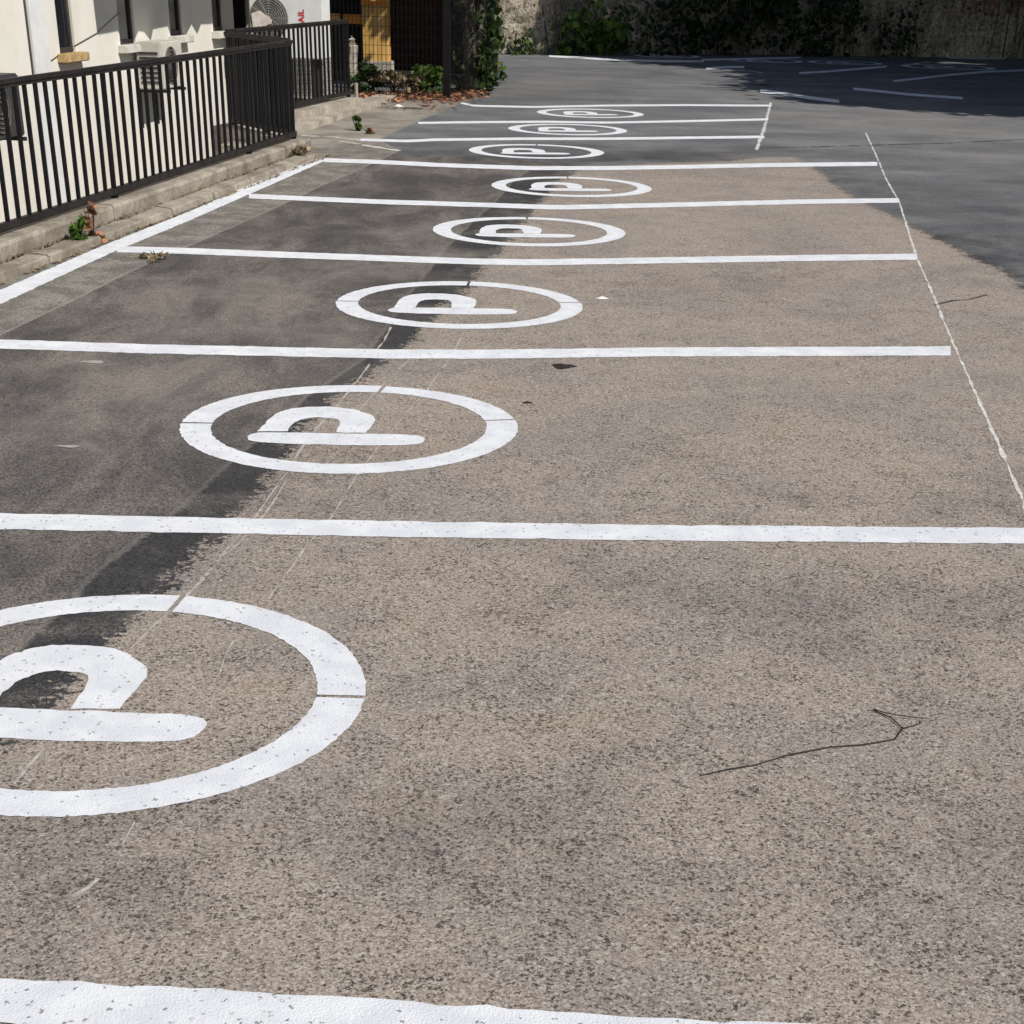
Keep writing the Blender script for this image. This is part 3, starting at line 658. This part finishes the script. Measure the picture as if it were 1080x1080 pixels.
# red lettering turned on its side, reading upwards
def text(body, size, mat, parent, loc, rot, name='lettering'):
    cu = bpy.data.curves.new('t', 'FONT'); cu.body = body; cu.size = size; cu.extrude = .001; cu.offset = size*.02
    to = bpy.data.objects.new('t', cu); COL.objects.link(to); bpy.context.view_layer.update()
    me = bpy.data.meshes.new_from_object(to.evaluated_get(bpy.context.evaluated_depsgraph_get())); bpy.data.objects.remove(to)
    me.materials.clear(); me.materials.append(mat); me.name = name
    o = bpy.data.objects.new(name, me); COL.objects.link(o); o.parent = parent; o.location = loc; o.rotation_euler = rot; return o
tt, tz = on_s(321, 24, SA)
R_ = Matrix(((0, 0, -1), (0, 1, 0), (1, 0, 0))).to_euler()   # text x -> up, text y -> left, normal -> towards the lot
text('AIL', .105, MAT['red'], ac, (-.004, tt-ta, tz-zb0), R_)
for yy in (.12, wA-.16): MB().box(.04, .32, yy, yy+.05, -.9, -.002).build('stand_leg', MAT['bracket'], ac)
pd = empty('condenser_plinth', (*W(SA, ta), zb0-.9), ANG); tag(pd, 'concrete plinth under the tall white condenser', 'plinth')
MB().box(-.05, .45, -.02, wA+.05, -(zb0-.9+1.5), -.002, .01).build('block', MAT['yard'], pd)

# ------------------------------------------------------------------ foliage helpers
def leaves(name, centres, size, mat, parent=None, seed=0, up=.4, elong=1.5, curl=.25):
    r = np.random.default_rng(seed); C = np.asarray(centres, float); n = len(C)
    nrm = r.normal(0, 1, (n, 3)); nrm[:, 2] = np.abs(nrm[:, 2])*(1+up)+up; nrm /= np.linalg.norm(nrm, axis=1)[:, None]
    a = np.cross(nrm, r.normal(0, 1, (n, 3))); a /= np.linalg.norm(a, axis=1)[:, None]+1e-9; b = np.cross(nrm, a)
    sz = size*r.uniform(.55, 1.35, n)[:, None]; A = a*sz*elong/2; B = b*sz/2
    V = np.empty((n, 6, 3)); V[:, 0] = C-A; V[:, 1] = C-A*.25+B+nrm*sz*curl*.5; V[:, 2] = C+A*.45+B*.7+nrm*sz*curl*.3
    V[:, 3] = C+A; V[:, 4] = C+A*.45-B*.7+nrm*sz*curl*.3; V[:, 5] = C-A*.25-B+nrm*sz*curl*.5
    me = bpy.data.meshes.new(name); me.vertices.add(n*6); me.vertices.foreach_set('co', V.ravel())
    idx = np.arange(n)[:, None]*6; F1 = np.concatenate([idx+[[0, 1, 2, 3]], idx+[[0, 3, 4, 5]]], 0)
    me.loops.add(F1.size); me.loops.foreach_set('vertex_index', F1.ravel().astype(np.int32))
    me.polygons.add(len(F1)); me.polygons.foreach_set('loop_start', np.arange(0, F1.size, 4, dtype=np.int32))
    at = me.attributes.new('leafv', 'FLOAT', 'POINT'); at.data.foreach_set('value', np.repeat(r.random(n)**1.2, 6).astype(np.float32))
    me.update(calc_edges=True); me.validate(); me.materials.append(mat)
    o = bpy.data.objects.new(name, me); COL.objects.link(o)
    if parent: o.parent = parent
    return o
def clumps(r, n, lobes, per):
    out = []
    for (cx, cy, cz, rx, ry, rz) in lobes:
        k = int(per*rx*ry*rz) if per > 0 else n
        for _ in range(max(1, k)):
            d = r.normal(0, 1, 3); d /= np.linalg.norm(d); q = r.uniform(.55, 1)**.6
            c = np.array([cx+d[0]*rx*q, cy+d[1]*ry*q, cz+d[2]*rz*q]); m_ = r.integers(10, 26)
            out.append(c+r.normal(0, .16*min(rx, 1.6), (m_, 3)))
    return np.concatenate(out)
def tree_mesh(seed, base, hgt, rad, label, group, leafsize=.17, hang=0.):
    r = np.random.default_rng(seed); e = empty('shade_tree', base); tag(e, label, 'tree', group)
    lean = r.normal(0, .25, 2); fork = hgt*.42
    tk = MB().tube([(0, 0, -.05), (lean[0]*.2, lean[1]*.2, fork*.4), (lean[0]*.5, lean[1]*.5, fork), (lean[0], lean[1], hgt*.75)], [.24, .19, .15, .05], 10).build('trunk', MAT['bark'], e, True)
    lob = []
    for k in range(9):
        a = k*2.4+r.uniform(0, .6); q = rad*r.uniform(.35, .8); z_ = hgt*r.uniform(.55, .95)
        tip = (lean[0]+q*math.cos(a), lean[1]+q*math.sin(a), z_); st_ = (lean[0]*.5, lean[1]*.5, fork*r.uniform(.8, 1.2))
        MB().tube([st_, ((st_[0]+tip[0])/2, (st_[1]+tip[1])/2, (st_[2]+tip[2])/2+.25), tip], [.075, .05, .018], 7).build('limb', MAT['bark'], tk, True)
        lob.append((*tip, rad*.46, rad*.46, hgt*.16))
    lob.append((lean[0], lean[1], hgt*.85, rad*.6, rad*.6, hgt*.18))
    leaves('crown', clumps(r, 0, lob, 44), leafsize, MAT['leaf'], e, seed); return e

# ------------------------------------------------------------------ far wall
wpts = [(-8.5, 33.0), (-.75, 35.05), (5.1, 37.3), (11.5, 38.3), (24, 38.6)]
def far_wall():
    e = empty('boundary_wall', (0, 0, 0)); tag(e, 'high weathered stone and render wall closing the far side', 'wall')
    V = []; Fc = []; r = np.random.default_rng(5); cols = []
    L = np.concatenate([[0], np.cumsum([math.dist(a, b) for a, b in zip(wpts, wpts[1:])])]); n = 190; q = np.linspace(0, L[-1], n)
    X = np.interp(q, L, [p[0] for p in wpts]); Y = np.interp(q, L, [p[1] for p in wpts]); nz = 24; hz = 3.4
    for i in range(n):
        for j in range(nz): V.append((X[i], Y[i]+.06*j/nz+r.normal(0, .035), -.05+hz*j/(nz-1)+(.08*math.sin(i*.4) if j == nz-1 else 0)))
    for i in range(n-1):
        for j in range(nz-1): Fc.append((i*nz+j, (i+1)*nz+j, (i+1)*nz+j+1, i*nz+j+1))
    b = len(V)
    for i in range(n): V += [(X[i], Y[i]+.5, hz-.03), (X[i], Y[i]+.5, -.05)]
    for i in range(n-1): Fc += [(i*nz+nz-1, (i+1)*nz+nz-1, b+2*i+2, b+2*i), (b+2*i, b+2*i+2, b+2*i+3, b+2*i+1)]
    mesh('masonry', V, Fc, MAT['wall'], e)
far_wall()
def wall_y(x): return float(np.interp(x, [p[0] for p in wpts], [p[1] for p in wpts]))

def wall_plant(x0, x1, z0, z1, n, size, mat, name, label, cat, seed, thick=.28, dens='fan'):
    r = np.random.default_rng(seed); P = []
    k = int((x1-x0)*(z1-z0)*n)
    nc = max(6, k//18); xs = r.uniform(x0, x1, nc); zs = z0+(z1-z0)*r.random(nc)**.9
    m_ = 1-np.abs((xs-(x0+x1)/2)/((x1-x0)/2))**2.5; zs = z0+(zs-z0)*(.45+.55*m_+r.normal(0, .06, nc))
    for a, b in zip(xs, zs):
        c = np.array([a, wall_y(a)-.12-abs(r.normal(0, thick)), max(.05, b)]); P.append(c+r.normal(0, 1, (18, 3))*[.16, .10, .16])
    P = np.concatenate(P); P[:, 2] = np.maximum(P[:, 2], .03)
    xc = (x0+x1)/2; e = empty(name, (xc, wall_y(xc)-.2, 0)); tag(e, label, cat)
    leaves('foliage', P-[xc, wall_y(xc)-.2, 0], size, mat, e, seed, up=.1)
    st = MB()
    for _ in range(7):
        a = r.uniform(x0+.1, x1-.1); tip = a+r.normal(0, .3)
        st.tube([(a-xc, .08, 0), ((a+tip)/2-xc, .06, (z1-z0)*.4), (tip-xc, .10, z1*.85)], [.02, .015, .006], 5)
    st.build('stem', MAT['bark'], e); return e
wx = lambda px: float(g(px, 57)[0])
def wxp(px):
    "x on the wall front at image column px"
    for _x in np.linspace(-3, 14, 600):
        pass
    d = ray(px, 57); a = np.linspace(25, 50, 500); xs = d[0]/d[1]*a; k = np.argmin(np.abs(a-np.interp(xs, [p[0] for p in wpts], [p[1] for p in wpts]))); return float(xs[k])
wall_plant(wxp(592), wxp(645), 0, 1.05, 330, .115, MAT['bright'], 'green_shrub', 'bright green leafy shrub at the foot of the sunlit wall', 'shrub', 21)
wall_plant(wxp(545), wxp(560), 0, .35, 160, .07, MAT['leaf'], 'small_weed', 'small green weed at the foot of the sunlit wall left of the shrub', 'weed', 22)
wall_plant(wxp(640), wxp(705), 0, 1.0, 160, .085, MAT['ivy'], 'wall_creeper', 'thin brown-green creeper on the wall right of the bright shrub', 'creeper', 23)
wall_plant(wxp(700), wxp(800), 0, 3.0, 230, .10, MAT['ivy'], 'wall_creeper', 'dense dark ivy on the shaded wall straight behind the far symbols', 'creeper', 24)
wall_plant(wxp(795), wxp(905), 0, 2.8, 190, .10, MAT['ivy'], 'wall_creeper', 'dark ivy mass with grey-green tufts right of the middle of the wall', 'creeper', 25)
wall_plant(wxp(915), wxp(970), 0, 1.1, 130, .085, MAT['ivy'], 'wall_creeper', 'low dark creeper patch on the wall near the right', 'creeper', 26)
wall_plant(wxp(985), wxp(1110), .9, 3.2, 90, .085, MAT['rust'] if False else MAT['dry'], 'dry_creeper', 'dry reddish creeper hanging from the wall top at the right', 'creeper', 27, .12)
wall_plant(wxp(570), wxp(612), .9, 3.0, 80, .08, MAT['straw'], 'dry_creeper', 'pale dry creeper above the bright green shrub', 'creeper', 28, .08)

# ------------------------------------------------------------------ trees giving the shade (crowns above the view)
TREES = [((9.8, 39.6, 0), 9, 4.7, 'broad tree behind the far wall, crown hanging over its middle'),
         ((14.8, 40.2, 0), 9.5, 4.8, 'broad tree behind the far wall at its right part'),
         ((10.7, 33.0, 0), 8.5, 4.4, 'tree right of the far bays, nearest to the wall'),
         ((12.3, 28.2, 0), 8.5, 4.4, 'tree right of the far bays, middle of the row'),
         ((12.9, 21.9, 0), 8.2, 3.9, 'tree right of the far bays, nearest the camera'),
         ((18.5, 24.5, 0), 9.0, 4.5, 'tree standing behind the row right of the far bays'),
         ((18.5, 31.5, 0), 9.0, 4.5, 'tree in the corner right of the far bays, behind the row')]
for i, (b_, h_, r_, lab) in enumerate(TREES): tree_mesh(100+i, b_, h_, r_, lab, 'shade trees', .20)

# ------------------------------------------------------------------ wire mesh fence with posts
def mesh_fence(pa, pb, label, hgt=2.4, vs=.05, hs=.2):
    pa = np.array(pa)
    L = math.dist(pa, pb); a = math.atan2(pb[1]-pa[1], pb[0]-pa[0]); e = empty('mesh_fence', (*pa, 0), a); tag(e, label, 'fence', 'black wire mesh fence panels')
    m = MB(); x = .06
    while x < L-.05: m.box(x-.0028, x+.0028, -.0028, .0028, .06, hgt-.02); x += vs
    z = .08
    while z < hgt: m.box(.04, L-.04, .003, .0085, z-.0028, z+.0028); z += hs if z < .01 else .06 if False else hs
    m.build('mesh_panel', MAT['black'], e)
    pr = MB().box(-.045, .045, -.045, .045, 0, hgt+.03).build('post', MAT['black'], e); pr.location = (0, -.0, 0)
    c = copy_obj(pr, None, (L, 0, 0)); return e
A0, A1, A2 = g(375, 103), g(471, 106), g(516, 96)
Am = A0+(A0-A1)/np.linalg.norm(A0-A1)*.9
mesh_fence(Am, A1, 'black wire mesh fence in front of the orange wooden shelter', vs=.055, hs=.11)
e_ = mesh_fence(A1, A2, 'black mesh panel going round the corner before the ivy covered trunk', vs=.055, hs=.09)
bpy.data.objects.remove([c for c in e_.children if c.name.startswith('post')][0])
# concrete strip and litter under the mesh
# ------------------------------------------------------------------ wooden shelter
SO = 25.6
def at_s(px, py, s): t, z = on_s(px, py, s); return t, z
tp0, zp0 = at_s(410, 74, SO); tp1, _ = at_s(383, 74, SO)
sh = empty('wooden_shelter', (*W(SO, tp0), 0), ANG); tag(sh, 'orange stained wooden shelter with a broad post and dark boards behind the mesh', 'shelter')
wP = tp1-tp0
MB().box(0, .18, 0, wP, zp0, 2.62, .01).build('broad_post', MAT['orange'], sh)
MB().box(-.02, .20, -.045, wP+.02, zp0-.06, zp0+.12, .01).build('post_base', MAT['stone'], sh)
MB().box(-.03, -.001, -.0, wP, at_s(396, 5, SO)[1], at_s(396, 1, SO)[1]).build('post_band', MAT['orange2'], sh)
tl, zl = at_s(361, 25, SO); _, zl2 = at_s(361, 15, SO); MB().box(.04, .14, wP, tl-tp0, zl, zl2, .006).build('rail', MAT['orange2'], sh)
tl3, zl3 = at_s(338, 21, SO); tl4, zl4 = at_s(357, 14.5, SO); MB().box(.05, .13, tl4-tp0, tl3-tp0+.8, zl3, zl4, .006).build('rail', MAT['orange'], sh)
MB().box(1.1, 1.16, -1.5, 3.6, -.0, 2.6).build('back_boards', MAT['redwood'], sh)
MB().box(.6, .66, wP+.1, 3.4, 0, 2.5).build('dark_panel', MAT['darkwood'], sh)
MB().box(.02, 1.2, -1.45, -1.35, 0, 2.6).build('side_post', MAT['redwood'], sh)
MB().box(-.5, 1.4, -1.7, 3.9, 2.63, 2.75).build('roof', MAT['rooft'], sh)
# plinth it stands on
MB().box(-.1, 1.25, -1.5, 3.6, -.02, .12).build('floor', MAT['darkwood'], sh)

# pale stone pillar, white pole and scrap
q_ = g(372.5, 93); rp = empty('stone_marker', (*q_, 0), ANG); tag(rp, 'pale rough stone block left of the orange post, beyond the railing end', 'stone')
MB().tube([(0, 0, -.02), (0, 0, .12), (0, .01, .32), (0, -.01, .54), (0, .01, .62), (0, 0, .66)], [.085, .085, .082, .078, .055, .02], 9).build('stone_body', MAT['stone'], rp)
tq, _ = on_s(370, 90, 20.5)
wpn = empty('end_post', (*W(20.42, 4.86), 0), ANG); tag(wpn, 'short pale grey pole at the far end of the back railing', 'post')
MB().tube([(0, 0, -.02), (0, .0, .30)], .022, 8).build('pole', MAT['slab'], wpn)
q = g(385, 96); o = MB().box(-.06, .06, -.02, .02, 0, .19, .01).build('plastic_scrap', MAT['plastic']); o.location = (*(q+np.array([.0, .25])), .0); o.rotation_euler = (.2, .1, .4); tag(o, 'white plastic scrap among the weeds under the orange post', 'litter')

# tree trunk with ivy behind the mesh
q = (A1*.62+A2*.38)+np.array([.05, .75])
tr_ = empty('ivy_tree', (*q, 0)); tag(tr_, 'forked grey trunk wrapped in ivy behind the mesh at the corner', 'tree')
tk = MB().tube([(0, 0, -.05), (.02, 0, .5), (-.04, .03, 1.3), (-.1, 0, 2.6), (-.2, .1, 4.5)], [.13, .11, .10, .09, .05], 12).build('trunk', MAT['bark'], tr_, True)
MB().tube([(.05, -.02, .25), (.16, 0, .9), (.2, .05, 1.8), (.35, .1, 3.6)], [.07, .06, .055, .04], 9).build('limb', MAT['bark'], tk, True)
r = np.random.default_rng(3)
zz = r.uniform(.1, 3.2, 900); aa = r.uniform(0, 6.28, 900); rr = r.uniform(.12, .36, 900)
leaves('ivy', np.stack([.05+rr*np.cos(aa)+.05, rr*np.sin(aa)*.8, zz], -1), .075, MAT['ivy'], tr_, 31, up=0)
leaves('crown', clumps(r, 0, [(0, .3, 4.6, 1.5, 1.3, .9), (-.9, .2, 4.0, .8, .8, .6), (.9, .5, 4.2, .8, .8, .6)], 30), .13, MAT['leaf'], tr_, 32)
# climbing plant on the corner post
def bush(name, px, py, w_, h_, n, size, mat, label, cat, seed, dy=.0, dep=None, stemn=5):
    r = np.random.default_rng(seed); q = g(px, py)+np.array([0, dy]); e = empty(name, (*q, 0)); tag(e, label, cat)
    m_ = max(3, n//14); P = []
    for _ in range(m_):
        a = r.uniform(0, 6.28); k = r.random()**.5; zt = r.random()
        P.append(np.array([w_*.5*k*math.cos(a)*(1-.4*zt), (dep or w_)*.5*k*math.sin(a), h_*zt])+r.normal(0, 1, (14, 3))*[w_*.08, w_*.08, h_*.06])
    P = np.concatenate(P); P[:, 2] = np.maximum(P[:, 2], .012)
    leaves('foliage', P, size, mat, e, seed, up=.3)
    st = MB()
    for _ in range(stemn):
        a = r.uniform(0, 6.28); st.tube([(0, 0, 0), (w_*.15*math.cos(a), w_*.15*math.sin(a), h_*.5), (w_*.35*math.cos(a), w_*.3*math.sin(a), h_*.9)], [.006, .004, .002], 4)
    st.build('stem', MAT['twig'], e); return e
bush('corner_climber', 519, 88, .34, 1.35, 420, .085, MAT['leaf'], 'green climber beside the corner post of the mesh fence', 'climber', 41, .1)
bush('corner_climber', 503, 98, .55, .62, 420, .07, MAT['leaf'], 'dark green undergrowth under the mesh at the corner', 'undergrowth', 42, .15)
bush('weed_tuft', 450, 99, .62, .33, 420, .07, MAT['bright'], 'grassy green weeds under the mesh left of the trunk', 'weed', 43, .12)
bush('weed_tuft', 388, 100, .42, .34, 360, .07, MAT['leaf'], 'green weeds under the orange post beside the pale stone', 'weed', 44, .15)
bush('dead_brush', 416, 100, .8, .26, 360, .06, MAT['straw'], 'heap of dry twigs and brown leaves under the mesh', 'brush', 45, .1, stemn=22)
bush('kerb_weed', 84, 262, .13, .17, 160, .035, MAT['bright'], 'small green tuft growing from the kerb crack', 'weed', 46, .02)
bush('dead_weed', 97, 258, .12, .24, 70, .045, MAT['dry'], 'orange dried weed leaning on the kerb beside the green tuft', 'weed', 47, .05)
bush('kerb_weed', 316, 170, .28, .12, 120, .035, MAT['straw'], 'pale dry weeds at the near end of the kerb by the railing corner', 'weed', 48, .06)
bush('kerb_weed', 308, 172, .12, .10, 60, .035, MAT['leaf'], 'tiny green weed at the end of the kerb', 'weed', 49, .03)
bush('asphalt_weed', 164, 274, .20, .05, 50, .028, MAT['straw'], 'flat dry weed growing just below a bay line near the kerbside line', 'weed', 50, .0)
bush('asphalt_weed', 376, 138, .14, .13, 60, .04, MAT['leaf'], 'small weed in the middle of the pale apron', 'weed', 51)
bush('asphalt_weed', 363, 118, .16, .12, 60, .045, MAT['twig'] if False else MAT['straw'], 'small brown weed on the apron near the back railing', 'weed', 52)
bush('asphalt_weed', 388, 141, .12, .05, 40, .035, MAT['dry'], 'flat brown weed beside the small weed on the apron', 'weed', 53)
# fallen leaves
r = np.random.default_rng(9); P = []
for _ in range(800):
    px = r.uniform(378, 515); py = 104+r.normal(0, 2.6)-max(0, (px-480))*.12; q = g(px, py); P.append((q[0], q[1], r.uniform(.012, .05)))
for _ in range(60):
    q = g(r.uniform(390, 500), r.uniform(106, 118)); P.append((q[0], q[1], .015))
o = leaves('fallen_leaves', P,   .055, MAT['dry'], None, 60, up=2.5); tag(o, 'scattered reddish brown dry leaves along the foot of the mesh fence', 'leaves', kind='stuff')
# grit and crumbs gathered at the foot of the kerb
r = np.random.default_rng(19); P = []
for _ in range(2600):
    s0 = r.uniform(6, 15.4); t0 = 4.045-.02*(s0-10)+abs(r.normal(0, 1))*-.012+(.17 if r.random() < .45 else 0)
    if r.random() < .5+.5*math.sin(s0*3.1)*math.sin(s0*7.7+1): P.append((*W(s0, t0), r.uniform(.006, .012)+(.05 if t0 > 4.09-.02*(s0-10) else 0)))
o = leaves('kerb_grit', P, .017, MAT['straw'], None, 61, up=2.5); tag(o, 'brown grit and crumbled leaves gathered along the foot of the kerb', 'grit', kind='stuff')
# small things lying on the asphalt
def twig_thing():
    pts = [(738, 819), (770, 813), (796, 808), (831, 798), (876, 789), (911, 787), (944, 781), (952, 770), (940, 759), (921, 750)]
    W3 = [g(*p) for p in pts]; b = W3[0]; e = empty('bent_wire', (*b, 0)); tag(e, 'thin dark bent wire lying on the tan asphalt at the right', 'wire')
    n = len(W3); MB().tube([(p[0]-b[0], p[1]-b[1], .0025+.003*math.sin(i*1.7)**2) for i, p in enumerate(W3)], [.0014]+[.0017]*(n-2)+[.0015], 6).build('wire_strand', MAT['twig'], e)
    p2 = [g(*p) for p in [(921, 750), (933, 755), (950, 758), (973, 760), (971, 764), (962, 767), (952, 770)]]
    MB().tube([(p[0]-b[0], p[1]-b[1], .006+.003*math.sin(i)) for i, p in enumerate(p2)], .0014, 6).build('wire_loop', MAT['twig'], e)
twig_thing()
def blob(name, px, py, rx, ry, mat, label, cat, seed, z=.013, hz=.006):
    r = np.random.default_rng(seed); q = g(px, py); n = 44; bm = bmesh.new(); rim = []
    for k in range(n):
        a = 2*math.pi*k/n; m_ = 1+.16*math.sin(3*a+seed)+.1*math.sin(7*a+seed*2)+r.normal(0, .05); rim.append(bm.verts.new((rx*m_*math.cos(a), ry*m_*math.sin(a), 0)))
    c = bm.verts.new((0, 0, hz))
    for k in range(n): bm.faces.new((rim[k], rim[(k+1) % n], c))
    me = bpy.data.meshes.new(name); bm.to_mesh(me); bm.free(); me.materials.append(mat); o = bpy.data.objects.new(name, me); COL.objects.link(o); o.location = (*q, z-.011); o.location.z = .002; tag(o, label, cat); return o
blob('oil_stain', 594, 386.5, .052, .05, MAT['grease'], 'dark oily stain in front of the third bay line', 'stain', 1)
blob('oil_stain', 556, 425, .022, .012, MAT['grease'], 'small dark stain just right of the second circle top', 'stain', 2)
blob('paint_chip', 635, 315, .03, .022, MAT['plastic'], 'small white paint chip right of the third circle', 'paint chip', 3, hz=.012)
blob('paint_chip', 98, 382, .055, .03, MAT['smear'], 'pale smear on the dark asphalt under the third bay line at the left', 'paint smear', 4, hz=.002)
blob('paint_chip', 72, 471, .045, .018, MAT['smear'], 'pale smear on dark asphalt left of the second circle', 'paint smear', 5, hz=.002)
blob('paint_chip', 197, 250, .05, .02, MAT['smear'], 'small pale smear between the kerbside line and the fourth bay line', 'paint smear', 6, hz=.002)
blob('litter_scrap', 803, 90, .16, .07, MAT['dry'], 'small orange red scrap at the edge of the tree shade', 'litter', 7, hz=.02)
blob('litter_scrap', 420, 112.5, .06, .05, MAT['plastic'], 'tiny white scrap on the pale apron', 'litter', 8, hz=.03)
blob('drain_lid', 434, 114, .14, .08, MAT['grease'], 'small dark patch on the pale apron beside the white scrap', 'stain', 9, hz=.004)
